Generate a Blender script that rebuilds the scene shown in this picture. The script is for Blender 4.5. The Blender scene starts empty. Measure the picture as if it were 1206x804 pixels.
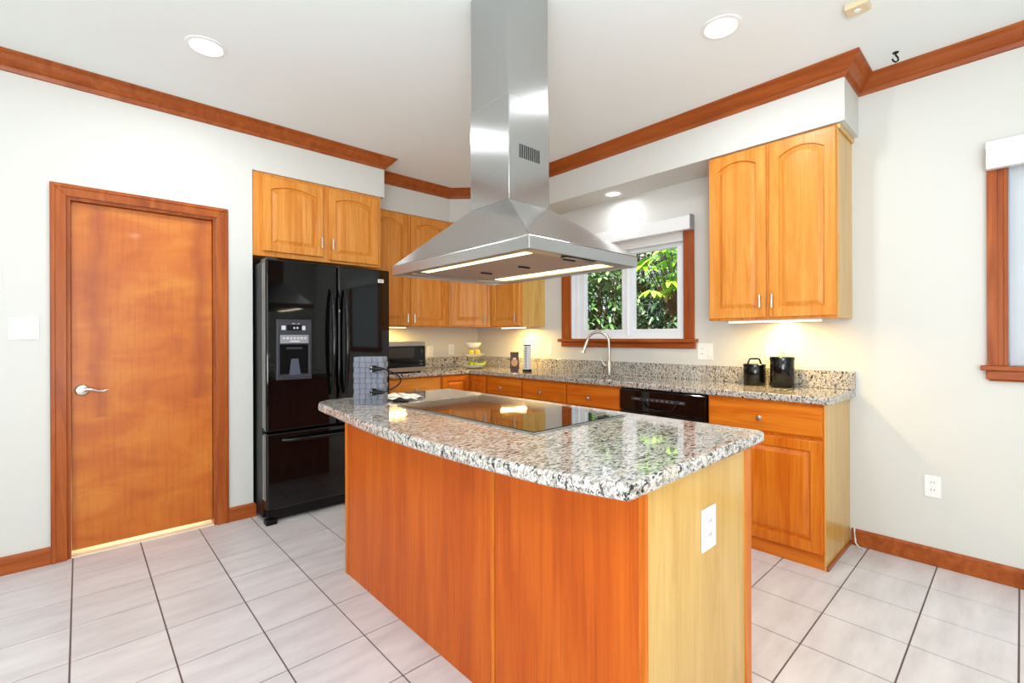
import bpy, bmesh, math, random
from mathutils import Vector, Matrix
random.seed(7)
S = bpy.context.scene
COL = S.collection
# ------------------------------------------------------------------ camera
YAW = math.radians(47.33); ROLL = math.radians(-0.2)
Fv = Vector((math.cos(YAW), math.sin(YAW), 0)); Rv = Vector((math.sin(YAW), -math.cos(YAW), 0)); Uv = Vector((0, 0, 1))
R3 = Rv*math.cos(ROLL) + Uv*math.sin(ROLL); U3 = -Rv*math.sin(ROLL) + Uv*math.cos(ROLL)
cd = bpy.data.cameras.new('camera'); cam = bpy.data.objects.new('camera', cd); COL.objects.link(cam)
m = Matrix((R3, U3, -Fv)).transposed().to_4x4(); m.translation = Vector((0, 0, 1.24)); cam.matrix_world = m
cd.sensor_width = 36; cd.lens = 552.8/1206*36; cd.shift_y = -4.8/1206; cd.clip_start = .02
S.camera = cam
# ------------------------------------------------------------------ world, sun, area lights, exposure
w = bpy.data.worlds.new('world'); S.world = w; w.use_nodes = True
w.node_tree.nodes['Background'].inputs[0].default_value = (.86, .93, 1, 1)
w.node_tree.nodes['Background'].inputs[1].default_value = 3.0
def lamp(name, kind, loc, power, color=(1, 1, 1), rot=None, aim=None, size=1, size_y=None, shape=None, spread=None):
    d = bpy.data.lights.new(name, kind); o = bpy.data.objects.new(name, d); COL.objects.link(o)
    o.location = loc; d.energy = power; d.color = color
    if aim is not None: o.rotation_euler = (Vector(aim)-Vector(loc)).to_track_quat('-Z', 'Y').to_euler()
    if kind == 'AREA':
        d.size = size
        if shape: d.shape = shape
        if size_y: d.shape = 'RECTANGLE'; d.size_y = size_y
        if spread: d.spread = math.radians(spread)
    if kind == 'SUN': d.angle = math.radians(2)
    return o
lamp('sun', 'SUN', (0, 0, 8), 26, (1, .97, .90), aim=(4.5, 2.2, 0))
lamp('bounce_fill', 'AREA', (-1.1, -1.1, .95), 290, (.84, .93, 1), aim=(-.5, -.5, 3), size=1.9)  # added fill behind the camera, aimed up to brighten the ceiling
lamp('rear_fill', 'AREA', (-.3, -2.35, 1.5), 42, (.88, .95, 1), aim=(.5, 2, 1.3), size=2.2, size_y=1.7)  # added soft fill from the rear, no window behind it
lamp('side_fill', 'AREA', (-2.35, .6, 1.5), 29, (.88, .95, 1), aim=(2, 1.2, 1.2), size=2.4, size_y=1.7)  # added soft fill from the left side, no window there
S.view_settings.view_transform = 'Standard'; S.view_settings.look = 'None'
S.view_settings.exposure = -0.93; S.view_settings.gamma = 1; S.view_settings.use_curve_mapping = False

# ------------------------------------------------------------------ materials
def newmat(name):
    m = bpy.data.materials.new(name); m.use_nodes = True
    return m, m.node_tree, m.node_tree.nodes['Principled BSDF']
def lin(c): return tuple(((v/255)/12.92 if v/255 <= .04045 else ((v/255+.055)/1.055)**2.4) for v in c)+(1,)
def pmat(name, rgb, rough=.5, metal=0, coat=0, spec=None, bump=0, bscale=200, emit=None, es=1):
    m, t, b = newmat(name)
    b.inputs['Base Color'].default_value = lin(rgb); b.inputs['Roughness'].default_value = rough
    b.inputs['Metallic'].default_value = metal; b.inputs['Coat Weight'].default_value = coat
    b.inputs['Coat Roughness'].default_value = .04
    if spec is not None: b.inputs['Specular IOR Level'].default_value = spec
    if emit: b.inputs['Emission Color'].default_value = lin(emit); b.inputs['Emission Strength'].default_value = es
    n = t.nodes.new('ShaderNodeTexNoise'); n.inputs['Scale'].default_value = bscale
    tc = t.nodes.new('ShaderNodeTexCoord'); t.links.new(tc.outputs['Object'], n.inputs['Vector'])
    if bump:
        bp = t.nodes.new('ShaderNodeBump'); bp.inputs['Strength'].default_value = bump; bp.inputs['Distance'].default_value = .002
        t.links.new(n.outputs['Fac'], bp.inputs['Height']); t.links.new(bp.outputs['Normal'], b.inputs['Normal'])
    else:
        r = t.nodes.new('ShaderNodeMapRange'); r.inputs['To Min'].default_value = max(0, rough-.02); r.inputs['To Max'].default_value = rough+.02
        t.links.new(n.outputs['Fac'], r.inputs['Value']); t.links.new(r.outputs['Result'], b.inputs['Roughness'])
    return m
def ramp(t, stops, interp='LINEAR'):
    r = t.nodes.new('ShaderNodeValToRGB'); e = r.color_ramp.elements; r.color_ramp.interpolation = interp
    while len(e) < len(stops): e.new(.5)
    for el, (p, c) in zip(e, stops): el.position = p; el.color = c if len(c) == 4 else lin(c)
    return r
def mix(t, a, b, fac, mode='MIX'):
    n = t.nodes.new('ShaderNodeMix'); n.data_type = 'RGBA'; n.blend_type = mode
    for i, v in (('A', a), ('B', b)):
        s = [q for q in n.inputs if q.name == i and q.type == 'RGBA'][0]
        if hasattr(v, 'links'): t.links.new(v, s)
        else: s.default_value = v
    f = n.inputs[0]
    if hasattr(fac, 'links'): t.links.new(fac, f)
    else: f.default_value = fac
    return [q for q in n.outputs if q.type == 'RGBA'][0]
def noise(t, vec, scale, detail=3, rough=.5, dist=0):
    n = t.nodes.new('ShaderNodeTexNoise'); n.inputs['Scale'].default_value = scale; n.inputs['Detail'].default_value = detail
    n.inputs['Roughness'].default_value = rough; n.inputs['Distortion'].default_value = dist; t.links.new(vec, n.inputs['Vector'])
    return n.outputs['Fac']
def coords(t, scale=(1, 1, 1), rnd=True):
    tc = t.nodes.new('ShaderNodeTexCoord'); mp = t.nodes.new('ShaderNodeMapping'); mp.inputs['Scale'].default_value = scale
    t.links.new(tc.outputs['Object'], mp.inputs['Vector'])
    if rnd:
        oi = t.nodes.new('ShaderNodeObjectInfo'); ml = t.nodes.new('ShaderNodeMath'); ml.operation = 'MULTIPLY'; ml.inputs[1].default_value = 20
        t.links.new(oi.outputs['Random'], ml.inputs[0]); t.links.new(ml.outputs[0], mp.inputs['Location'])
    return mp.outputs['Vector']
def wood(name, dark, midc, light, axis='z', rough=.33, fine=1.0, figure=1.0, coat=.04, spec=.25):
    m, t, b = newmat(name)
    k = {'x': (1.2, 14, 14), 'y': (14, 1.2, 14), 'z': (14, 14, 1.2)}[axis]
    v = coords(t, k)
    a = noise(t, v, 1.0*figure, 4, .6, 1.2)
    r = ramp(t, [(.30, dark), (.48, midc), (.70, light)]); t.links.new(a, r.inputs['Fac'])
    k2 = tuple(q*(9 if q > 2 else 2.2) for q in k)
    v2 = coords(t, k2); f = noise(t, v2, 1, 2, .5)
    r2 = ramp(t, [(.34, (.74, .64, .52, 1)), (.5, (1, 1, 1, 1))]); t.links.new(f, r2.inputs['Fac'])
    c = mix(t, r.outputs['Color'], r2.outputs['Color'], .55*fine, 'MULTIPLY')
    t.links.new(c, b.inputs['Base Color']); b.inputs['Roughness'].default_value = rough; b.inputs['Coat Weight'].default_value = coat
    b.inputs['Coat Roughness'].default_value = .12; b.inputs['Specular IOR Level'].default_value = spec
    return m
OA = ((206, 124, 46), (220, 142, 60), (230, 158, 76)); OB = ((192, 92, 16), (208, 110, 24), (218, 128, 38))
OAK = wood('oak_vertical', *OA); OAKX = wood('oak_grain_x', *OA, 'x'); OAKY = wood('oak_grain_y', *OA, 'y')
OAKB = wood('base_oak_vertical', *OB); OAKBY = wood('base_oak_grain_y', *OB, 'y'); OAKBX = wood('base_oak_grain_x', *OB, 'x')
LITOAK = wood('window_lit_oak_end_panel', (200, 150, 70), (212, 166, 86), (220, 178, 102), rough=.28, fine=.5, coat=.2, spec=.5)  # oak paled to carry window light and glare on the end panels
ISL = wood('island_front_veneer', (184, 78, 10), (198, 90, 14), (208, 102, 20), rough=.4, figure=.8)
TT = ((138, 62, 20), (160, 78, 28), (178, 94, 38))
TRIM = wood('stained_trim', *TT, 'x', fine=.5); TRIMZ = wood('stained_trim_vertical', *TT, 'z', fine=.5); TRIMY = wood('stained_trim_y', *TT, 'y', fine=.5)
CROWN = wood('crown_wood', (142, 66, 22), (158, 78, 30), (172, 92, 40), 'y', fine=.4)
def door_veneer():
    m, t, b = newmat('flat_door_birch_veneer')
    v = coords(t, (2.2, 1, 5), False); a = noise(t, v, 1.1, 5, .55, .6)
    r = ramp(t, [(.28, (180, 86, 12)), (.5, (196, 104, 22)), (.72, (210, 128, 42))]); t.links.new(a, r.inputs['Fac'])
    v2 = coords(t, (60, 1, 3), False); f = noise(t, v2, 1, 2)
    r2 = ramp(t, [(.35, (.8, .74, .7, 1)), (.5, (1, 1, 1, 1))]); t.links.new(f, r2.inputs['Fac'])
    c = mix(t, r.outputs['Color'], r2.outputs['Color'], .5, 'MULTIPLY')
    # two dark heart-wood flames running down the veneer
    tc = t.nodes.new('ShaderNodeTexCoord'); sp = t.nodes.new('ShaderNodeSeparateXYZ'); t.links.new(tc.outputs['Object'], sp.inputs[0])
    wob = noise(t, coords(t, (3, 3, 2.2), False), 1.4, 4, .6)
    prev = None
    def mth(op, a, b=None, c=None):
        n = t.nodes.new('ShaderNodeMath'); n.operation = op
        for i, q in enumerate((a, b, c)):
            if q is None: continue
            if hasattr(q, 'links'): t.links.new(q, n.inputs[i])
            else: n.inputs[i].default_value = q
        return n.outputs[0]
    for cx, z0, z1 in ((-.235, .78, 2.05), (.275, .85, 2.05)):
        off = mth('MULTIPLY_ADD', wob, .13, -.065)
        d = mth('ABSOLUTE', mth('SUBTRACT', mth('ADD', sp.outputs['X'], off), cx))
        wd = mth('SUBTRACT', 1, mth('SMOOTH_MIN', mth('DIVIDE', d, .06), 1, .3))
        wd = mth('MAXIMUM', wd, 0)
        zz = mth('MULTIPLY', mth('GREATER_THAN', sp.outputs['Z'], z0), mth('LESS_THAN', sp.outputs['Z'], z1))
        q = mth('MULTIPLY', wd, zz)
        prev = q if prev is None else mth('MAXIMUM', prev, q)
    c = mix(t, c, lin((150, 62, 20)), mth('MULTIPLY', prev, .6))
    t.links.new(c, b.inputs['Base Color']); b.inputs['Roughness'].default_value = .4; b.inputs['Coat Weight'].default_value = .05
    return m
DOORV = door_veneer()
def granite():
    m, t, b = newmat('speckled_granite')
    v = coords(t, (1, 1, 1), False)
    mp = t.nodes.new('ShaderNodeMapping'); mp.inputs['Rotation'].default_value = (.3, .5, .6); mp.inputs['Scale'].default_value = (1, 2.3, 1.5)
    t.links.new(v, mp.inputs['Vector']); v = mp.outputs['Vector']
    big = noise(t, v, 9, 3, .6)
    r0 = ramp(t, [(.35, (182, 177, 170)), (.5, (205, 201, 195)), (.68, (196, 184, 168))]); t.links.new(big, r0.inputs['Fac'])
    gr = noise(t, v, 62, 4, .6, .6)
    r1 = ramp(t, [(.43, (0, 0, 0, 1)), (.50, (1, 1, 1, 1))]); t.links.new(gr, r1.inputs['Fac'])
    c = mix(t, lin((138, 128, 118)), r0.outputs['Color'], r1.outputs['Color'])
    bk = noise(t, v, 42, 4, .62, .8)
    r2 = ramp(t, [(.405, (0, 0, 0, 1)), (.455, (1, 1, 1, 1))]); t.links.new(bk, r2.inputs['Fac'])
    c = mix(t, lin((34, 32, 34)), c, r2.outputs['Color'])
    t.links.new(c, b.inputs['Base Color']); b.inputs['Roughness'].default_value = .07; b.inputs['Coat Weight'].default_value = .5
    b.inputs['Coat Roughness'].default_value = .03
    return m
GRAN = granite()
ROT = 0.0
def steel(name, base=.62, rough=.24, axis='z', an=.85):
    m, t, b = newmat(name)
    k = {'z': (40, 40, 2), 'x': (2, 260, 260), 'v': (260, 260, 2)}[axis]
    f = noise(t, coords(t, k, False), 1, 2)
    mr = t.nodes.new('ShaderNodeMapRange'); mr.inputs['To Min'].default_value = rough-.006; mr.inputs['To Max'].default_value = rough+.006
    t.links.new(f, mr.inputs['Value']); t.links.new(mr.outputs['Result'], b.inputs['Roughness'])
    b.inputs['Anisotropic'].default_value = an; b.inputs['Anisotropic Rotation'].default_value = ROT
    tg = t.nodes.new('ShaderNodeTangent'); tg.direction_type = 'RADIAL'; tg.axis = 'Z'; t.links.new(tg.outputs[0], b.inputs['Tangent'])
    b.inputs['Base Color'].default_value = (base, base, base*.985, 1); b.inputs['Metallic'].default_value = 1
    return m
STEEL = steel('brushed_stainless', .46, .2); STEELR = steel('satin_stainless', .48, .28, 'z', 0); STEELH = steel('brushed_stainless_hood', .50, .2)
FILT = pmat('aluminium_filter_mesh', (176, 160, 148), .45, .7, bump=.6, bscale=500)
NICK = pmat('satin_nickel', (205, 200, 192), .28, 1)
CHROME = pmat('chrome', (225, 225, 225), .1, 1)
WALL = pmat('wall_paint', (214, 212, 205), .6, bump=.04, bscale=300)
CEIL = pmat('ceiling_paint', (242, 247, 245), .7, bump=.05, bscale=200)
WHITE = pmat('white_plastic', (240, 240, 238), .4)
VINYL = pmat('white_vinyl', (238, 240, 242), .35)
BLACK = pmat('gloss_black', (8, 8, 9), .04, spec=.4)
BLACKM = pmat('matte_black', (10, 10, 11), .4, spec=.25)
DGREY = pmat('dark_grey_plastic', (44, 45, 54), .35)
GREYS = pmat('silver_strip', (150, 152, 158), .35, .5)
GREYL = pmat('door_edge_reflection_grey', (140, 138, 136), .35, .3)  # grey stands in for light reflecting along the fridge door edge
def glassm():
    m = bpy.data.materials.new('window_glass'); m.use_nodes = True; t = m.node_tree; t.nodes.clear()
    o = t.nodes.new('ShaderNodeOutputMaterial'); mx = t.nodes.new('ShaderNodeMixShader'); tr = t.nodes.new('ShaderNodeBsdfTransparent')
    g = t.nodes.new('ShaderNodeBsdfGlossy'); g.inputs['Roughness'].default_value = .01; f = t.nodes.new('ShaderNodeFresnel'); f.inputs[0].default_value = 1.3
    t.links.new(f.outputs[0], mx.inputs[0]); t.links.new(tr.outputs[0], mx.inputs[1]); t.links.new(g.outputs[0], mx.inputs[2]); t.links.new(mx.outputs[0], o.inputs[0])
    return m
GLASS = glassm()
COOK = pmat('black_ceramic_glass', (16, 13, 10), .03, coat=1)
def tilem():
    m, t, b = newmat('ceramic_tile')
    v = coords(t, (1, 4, 1), False); a = noise(t, v, 3, 5, .6)
    r = ramp(t, [(.3, (202, 196, 196)), (.5, (215, 210, 210)), (.7, (225, 221, 221))]); t.links.new(a, r.inputs['Fac'])
    g = t.nodes.new('ShaderNodeNewGeometry'); rr = ramp(t, [(0, (.93, .93, .93, 1)), (1, (1, 1, 1, 1))]); t.links.new(g.outputs['Random Per Island'], rr.inputs['Fac'])
    c = mix(t, r.outputs['Color'], rr.outputs['Color'], 1, 'MULTIPLY'); t.links.new(c, b.inputs['Base Color'])
    b.inputs['Roughness'].default_value = .3
    return m
TILE = tilem(); GROUT = pmat('brown_grout', (112, 90, 84), .9)
def emis(name, rgb, s):
    m, t, b = newmat(name); b.inputs['Base Color'].default_value = (0.8, .8, .8, 1)
    b.inputs['Emission Color'].default_value = lin(rgb); b.inputs['Emission Strength'].default_value = s
    return m
def leafm(name, stops, rough=.35):
    m, t, b = newmat(name); g = t.nodes.new('ShaderNodeNewGeometry'); r = ramp(t, stops); t.links.new(g.outputs['Random Per Island'], r.inputs['Fac'])
    t.links.new(r.outputs['Color'], b.inputs['Base Color']); b.inputs['Roughness'].default_value = rough
    return m

# ------------------------------------------------------------------ mesh helpers
def box(bm, x0, x1, y0, y1, z0, z1):
    v = [bm.verts.new((x, y, z)) for x in (x0, x1) for y in (y0, y1) for z in (z0, z1)]
    for f in ((0, 1, 3, 2), (4, 6, 7, 5), (0, 4, 5, 1), (2, 3, 7, 6), (0, 2, 6, 4), (1, 5, 7, 3)): bm.faces.new([v[i] for i in f])
    return v
def bxm(*a):
    bm = bmesh.new(); box(bm, *a); return bm
def tube(bm, pts, r, n=12, cap=True):
    pts = [Vector(p) for p in pts]; rings = []; prev = None
    rs = r if isinstance(r, (list, tuple)) else [r]*len(pts)
    for i, p in enumerate(pts):
        d = (pts[min(i+1, len(pts)-1)]-pts[max(i-1, 0)]).normalized()
        if prev is None: u = d.orthogonal().normalized()
        else: u = (prev-d*prev.dot(d)).normalized()
        prev = u; vv = d.cross(u)
        rings.append([bm.verts.new(p+(u*math.cos(2*math.pi*k/n)+vv*math.sin(2*math.pi*k/n))*rs[i]) for k in range(n)])
    for a, b in zip(rings, rings[1:]):
        for k in range(n): bm.faces.new((a[k], a[(k+1) % n], b[(k+1) % n], b[k]))
    if cap: bm.faces.new(rings[0][::-1]); bm.faces.new(rings[-1])
def lathe(bm, c, prof, n=28, axis='z', cap=True):
    c = Vector(c); rings = []
    for r, h in prof:
        ring = []
        for k in range(n):
            a = 2*math.pi*k/n; ca, sa = math.cos(a)*max(r, 1e-5), math.sin(a)*max(r, 1e-5)
            p = {'z': (ca, sa, h), 'x': (h, ca, sa), 'y': (ca, h, sa)}[axis]
            ring.append(bm.verts.new(c+Vector(p)))
        rings.append(ring)
    for a, b in zip(rings, rings[1:]):
        for k in range(n): bm.faces.new((a[k], a[(k+1) % n], b[(k+1) % n], b[k]))
    if cap: bm.faces.new(rings[0][::-1]); bm.faces.new(rings[-1])
def prism(bm, poly, z0, z1):
    a = [bm.verts.new((x, y, z0)) for x, y in poly]; b = [bm.verts.new((x, y, z1)) for x, y in poly]
    bm.faces.new(a[::-1]); bm.faces.new(b); n = len(poly)
    for i in range(n): bm.faces.new((a[i], a[(i+1) % n], b[(i+1) % n], b[i]))
def gridx(bm, us, vs, keep, w0, w1, mp):
    """slab over a grid of cells in (u,v), thickness w0..w1, cells where keep(u,v) is False are openings"""
    V = {}
    def vert(i, j, k):
        if (i, j, k) not in V: V[i, j, k] = bm.verts.new(mp(us[i], vs[j], (w0, w1)[k]))
        return V[i, j, k]
    on = lambda i, j: 0 <= i < len(us)-1 and 0 <= j < len(vs)-1 and keep((us[i]+us[i+1])/2, (vs[j]+vs[j+1])/2)
    for i in range(len(us)-1):
        for j in range(len(vs)-1):
            if not on(i, j): continue
            for k in (0, 1): bm.faces.new([vert(i, j, k), vert(i+1, j, k), vert(i+1, j+1, k), vert(i, j+1, k)])
            for (di, dj, a, b) in ((-1, 0, (i, j), (i, j+1)), (1, 0, (i+1, j), (i+1, j+1)), (0, -1, (i, j), (i+1, j)), (0, 1, (i, j+1), (i+1, j+1))):
                if not on(i+di, j+dj): bm.faces.new([vert(*a, 0), vert(*b, 0), vert(*b, 1), vert(*a, 1)])
def sweep(bm, path, prof, ztop, side=1):
    """profile (out, down) swept along a horizontal polyline with mitred corners; out is to the right of travel"""
    path = [Vector(p).to_2d() if len(p) == 3 else Vector(p) for p in path]; rings = []
    for i, p in enumerate(path):
        ds = []
        if i > 0: ds.append((p-path[i-1]).normalized())
        if i < len(path)-1: ds.append((path[i+1]-p).normalized())
        ns = [Vector((d.y, -d.x))*side for d in ds]
        if len(ns) == 1: mt = ns[0]
        else: mt = (ns[0]+ns[1]); mt = mt/mt.dot(ns[0])
        rings.append([bm.verts.new((p.x+mt.x*o, p.y+mt.y*o, ztop-dn)) for o, dn in prof])
    n = len(prof)
    for a, b in zip(rings, rings[1:]):
        for k in range(n): bm.faces.new((a[k], a[(k+1) % n], b[(k+1) % n], b[k]))
    bm.faces.new(rings[0][::-1]); bm.faces.new(rings[-1])
def obj(name, bm, mat, parent=None, bev=0, smooth=False, seg=2, label=None):
    bmesh.ops.recalc_face_normals(bm, faces=bm.faces)
    if parent is not None:
        q = parent; off = Vector((0, 0, 0))
        while q is not None: off += Vector(q.location); q = q.parent
        bmesh.ops.translate(bm, verts=bm.verts, vec=-off)
    me = bpy.data.meshes.new(name); bm.to_mesh(me); bm.free()
    for mm in (mat if isinstance(mat, (list, tuple)) else [mat]): me.materials.append(mm)
    o = bpy.data.objects.new(name, me); COL.objects.link(o)
    if parent is not None: o.parent = parent
    if smooth:
        for p in me.polygons: p.use_smooth = True
        try: me.set_sharp_from_angle(angle=math.radians(35))
        except Exception: pass
    if bev:
        b = o.modifiers.new('bevel', 'BEVEL'); b.width = bev; b.segments = seg; b.limit_method = 'ANGLE'; b.angle_limit = math.radians(40)
    if label: o['label'] = label
    return o
def thing(name, label, cat, loc, group=None):
    o = bpy.data.objects.new(name, None); COL.objects.link(o); o.location = loc; o.empty_display_size = .05
    o['label'] = label; o['category'] = cat
    if group: o['group'] = group
    return o
def tag(o, label, cat, group=None):
    o['label'] = label; o['category'] = cat
    if group: o['group'] = group
    return o
def struct(name, bm, mat, **k):
    o = obj(name, bm, mat, **k)
    if o.parent is None: o['kind'] = 'structure'
    return o

# ------------------------------------------------------------------ the room
WX, DY, BY, H = 3.40, 3.635, 4.27, 2.745
RX, RY = -2.6, -2.6
# floor: ceramic tiles on a grout bed
xl = [-2.73, -2.43, -2.13, -1.83, -1.53, -1.23, -.93, -.63, -.33, -.03, .271, .571, .872, 1.19, 1.508, 1.827, 2.138, 2.449, 2.761, 3.073, 3.385, 3.7]
yl = [-2.7, -2.4, -2.09, -1.79, -1.49, -1.19, -.89, -.59, -.29, .009, .309, .608, .908, 1.225, 1.543, 1.861, 2.168, 2.474, 2.772, 3.066, 3.362, 3.66, 3.96, 4.26, 4.56]
bm = bmesh.new(); box(bm, RX-.1, WX+.1, RY-.1, BY+.1, -.1, -.003)
for f in bm.faces: f.material_index = 1
gw = .0032
for i in range(len(xl)-1):
    for j in range(len(yl)-1):
        x0, x1, y0, y1 = max(xl[i]+gw, RX), min(xl[i+1]-gw, WX), max(yl[j]+gw, RY), min(yl[j+1]-gw, BY)
        if x1 <= x0 or y1 <= y0: continue
        box(bm, x0, x1, y0, y1, -.006, 0)
struct('floor', bm, [TILE, GROUT])
struct('ceiling', bxm(RX-.1, WX+.15, RY-.1, BY+.1, H, H+.15), CEIL)
# door wall, with the door opening and the fridge alcove
bm = bmesh.new()
gridx(bm, [RX, -.052, .672, .89], [0, 2.042, H], lambda x, z: not (-.052 < x < .672 and z < 2.04), DY, DY+.12, lambda u, v, q: (u, q, v))
box(bm, .80, .89, DY+.12, BY, 0, H)
struct('wall_left', bm, WALL)
struct('wall_back', bxm(.80, WX+.15, BY, BY+.12, 0, H), WALL)
# window wall
bm = bmesh.new()
W1 = (1.742, 2.864, 1.225, 2.06); W2 = (-.95, .043, 1.09, 2.09)
def keep(y, z):
    for a, b, c, d in (W1, W2):
        if a < y < b and c < z < d: return False
    return True
gridx(bm, [RY, W2[0], W2[1], W1[0], W1[1], BY], sorted([0, W1[2], W1[3], W2[2], W2[3], H]), keep, WX, WX+.15, lambda u, v, q: (q, u, v))
struct('wall_right', bm, WALL)
struct('wall_rear', bxm(RX-.1, WX+.15, RY-.12, RY, 0, H), WALL)
struct('wall_side', bxm(RX-.12, RX, RY, DY+.12, 0, H), WALL)
# soffits
SZ = 2.42
bm = bmesh.new(); prism(bm, [(1.893, 3.96), (2.785, 3.96), (3.07, 3.675), (3.07, .65), (WX, .65), (WX, BY), (1.893, BY)], SZ, H)
struct('wall_soffit_right', bm, WALL)
struct('wall_soffit_left', bxm(.89, 1.893, DY, BY, SZ, H), WALL)
# crown moulding
cp = [(0, 0), (.082, 0), (.082, .010), (.072, .016), (.064, .022), (.050, .044), (.030, .062), (.018, .066), (.016, .074), (.010, .088), (0, .090)]
bm = bmesh.new(); sweep(bm, [(RX, DY), (1.893, DY), (1.893, 3.96), (2.785, 3.96), (3.07, 3.675), (3.07, .65), (WX, .65), (WX, RY)], cp, H)
struct('trim_1', bm, CROWN)
# baseboards
bp = [(0, 0), (.006, 0), (.014, .012), (.015, .02), (.015, .095), (0, .095)]
def base(name, path):
    bm = bmesh.new(); sweep(bm, path, bp, .095); return struct(name, bm, TRIM)
base('baseboard_left', [(RX, DY), (-.119, DY)]); base('baseboard_center', [(.738, DY), (.89, DY), (.89, DY+.1)]); base('baseboard_right', [(WX, .69), (WX, RY)])
base('baseboard_rear', [(WX, RY), (RX, RY)])
# door 1
D = bpy.data.objects.new('door_1', None); COL.objects.link(D); D.location = (.31, DY, 0); D['kind'] = 'structure'
casp = [(0, 0), (.064, 0), (.066, -.006), (.060, -.016), (.040, -.017), (.030, -.012), (.012, -.012), (.004, -.008), (0, -.004)]
def casing_board(bm, p0, p1, prof, inn, m0=0, m1=0):
    pass
def casing(bm, x0, x1, z1, wd=.067, th=.018):
    # mitred casing in the plane y=DY made of three boards with a moulded step
    for (a, b) in ((0, th), (.012, th+.004)):
        w0, w1 = (a, wd-a*0.3)
        i0, i1, o0, o1 = x0-w0, x1+w0, x0-w1, x1+w1
        zi, zo = z1+w0, z1+w1
        y0, y1 = DY, DY-(th if a == 0 else th+.005)
        def board(q):
            f = [bm.verts.new((x, y1, z)) for x, z in q]; g = [bm.verts.new((x, y0, z)) for x, z in q]
            bm.faces.new(f); bm.faces.new(g[::-1])
            for i in range(4): bm.faces.new((f[i], f[(i+1) % 4], g[(i+1) % 4], g[i]))
        if a == 0:
            board([(o0, 0), (i0, 0), (i0, zi), (o0, zo)]); board([(i1, 0), (o1, 0), (o1, zo), (i1, zi)]); board([(i0, zi), (i1, zi), (o1, zo), (o0, zo)])
        else:
            m0, m1 = x0-.045, x1+.045; zm = z1+.045
            board([(o0, 0), (m0, 0), (m0, zm), (o0, zo)]); board([(m1, 0), (o1, 0), (o1, zo), (m1, zm)]); board([(m0, zm), (m1, zm), (o1, zo), (o0, zo)])
bm = bmesh.new(); casing(bm, -.052, .672, 2.062-.02); struct('door_casing', bm, TRIMZ, parent=D, bev=.003)
bm = bmesh.new(); box(bm, -.052, -.036, DY+.001, DY+.119, 0, 2.042); box(bm, .656, .672, DY+.001, DY+.119, 0, 2.042); box(bm, -.036, .656, DY+.001, DY+.119, 2.026, 2.042)
struct('door_jamb', bm, TRIMZ, parent=D)
struct('door_leaf', bxm(-.034, .654, DY+.035, DY+.072, .032, 2.024), DOORV, parent=D, bev=.002)
struct('door_threshold', bxm(-.036, .656, DY+.004, DY+.116, 0, .006), pmat('glow_pale_threshold', (246, 230, 200), .5), parent=D)  # strip coloured cream to strengthen the light coming under the door
hz, hx = .945, .012
bm = bmesh.new(); lathe(bm, (hx, DY+.035, hz), [(.033, 0), (.033, -.004), (.027, -.012), (.012, -.015), (.011, -.04), (.014, -.05), (.0, -.052)], axis='y')
tube(bm, [(hx, DY-.008, hz), (hx+.02, DY-.012, hz+.008), (hx+.045, DY-.012, hz+.002), (hx+.07, DY-.010, hz-.008), (hx+.095, DY-.008, hz-.010), (hx+.115, DY-.006, hz-.002)], [.010, .0095, .008, .006, .005, .004])
struct('door_handle', bm, NICK, parent=D, smooth=True)
struct('wall_closet', bxm(-.4, .75, DY+.35, DY+.37, 0, 2.2), WALL)
lamp('closet_light', 'AREA', (.31, DY+.30, .3), 14, (1, .84, .55), aim=(.31, DY-.2, -.1), size=.6)

# windows
def window(name, y0, y1, z0, z1):
    Wn = bpy.data.objects.new(name, None); COL.objects.link(Wn); Wn.location = (WX, (y0+y1)/2, z0); Wn['kind'] = 'structure'
    return Wn
W = window('window_1', *W1)
y0, y1, z0, z1 = W1
def boxes(lst):
    bm = bmesh.new()
    for b in lst: box(bm, *b)
    return bm
struct('window_casing', boxes([(WX-.02, WX, y0-.081, y0, z0, z1+.05), (WX-.02, WX, y1, y1+.10, z0, z1+.05), (WX-.02, WX, y0, y1, z1, z1+.05),
       (WX-.026, WX-.02, y0-.081, y0-.05, z0, z1+.05), (WX-.026, WX-.02, y1+.07, y1+.10, z0, z1+.05)]), TRIMZ, parent=W, bev=.003)
struct('window_sill', boxes([(WX-.055, WX, y0-.11, y1+.13, z0-.028, z0), (WX-.022, WX, y0-.09, y1+.11, z0-.075, z0-.028)]), TRIMY, parent=W, bev=.006)
gx = WX+.055
bm = bmesh.new()   # white vinyl slider frame
ys = [y0, 1.822, 2.216, 2.330, 2.735, y1]; zs = [z0, 1.305, 1.942, z1]
gridx(bm, ys, zs, lambda y, z: not (1.305 < z < 1.942 and (1.822 < y < 2.216 or 2.330 < y < 2.735)), WX+.035, WX+.085, lambda u, v, q: (q, u, v))
box(bm, WX+.02, WX+.04, 2.262, 2.278, z0+.03, 1.96); box(bm, WX+.022, WX+.04, 2.80, 2.83, z0, z1)
struct('window_frame', bm, VINYL, parent=W, bev=.003)
struct('window_pane', bxm(WX+.058, WX+.062, 1.822, 2.216, 1.305, 1.942), GLASS, parent=W)
struct('window_pane', bxm(WX+.058, WX+.062, 2.330, 2.735, 1.305, 1.942), GLASS, parent=W)
struct('window_lining', boxes([(WX, WX+.036, y0, y0+.006, z0, z1), (WX, WX+.036, y1-.006, y1, z0, z1), (WX, WX+.036, y0, y1, z0, z0+.006), (WX, WX+.15, y0, y1, z1-.006, z1)]), VINYL, parent=W)
t = thing('window_blind', 'raised white roller blind with fascia over the sink window', 'blind', (WX, 2.3, 2.05))
obj('fascia', bxm(WX-.085, WX-.027, 1.658, 3.0, 2.040, 2.143), WHITE, t, bev=.004)
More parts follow.
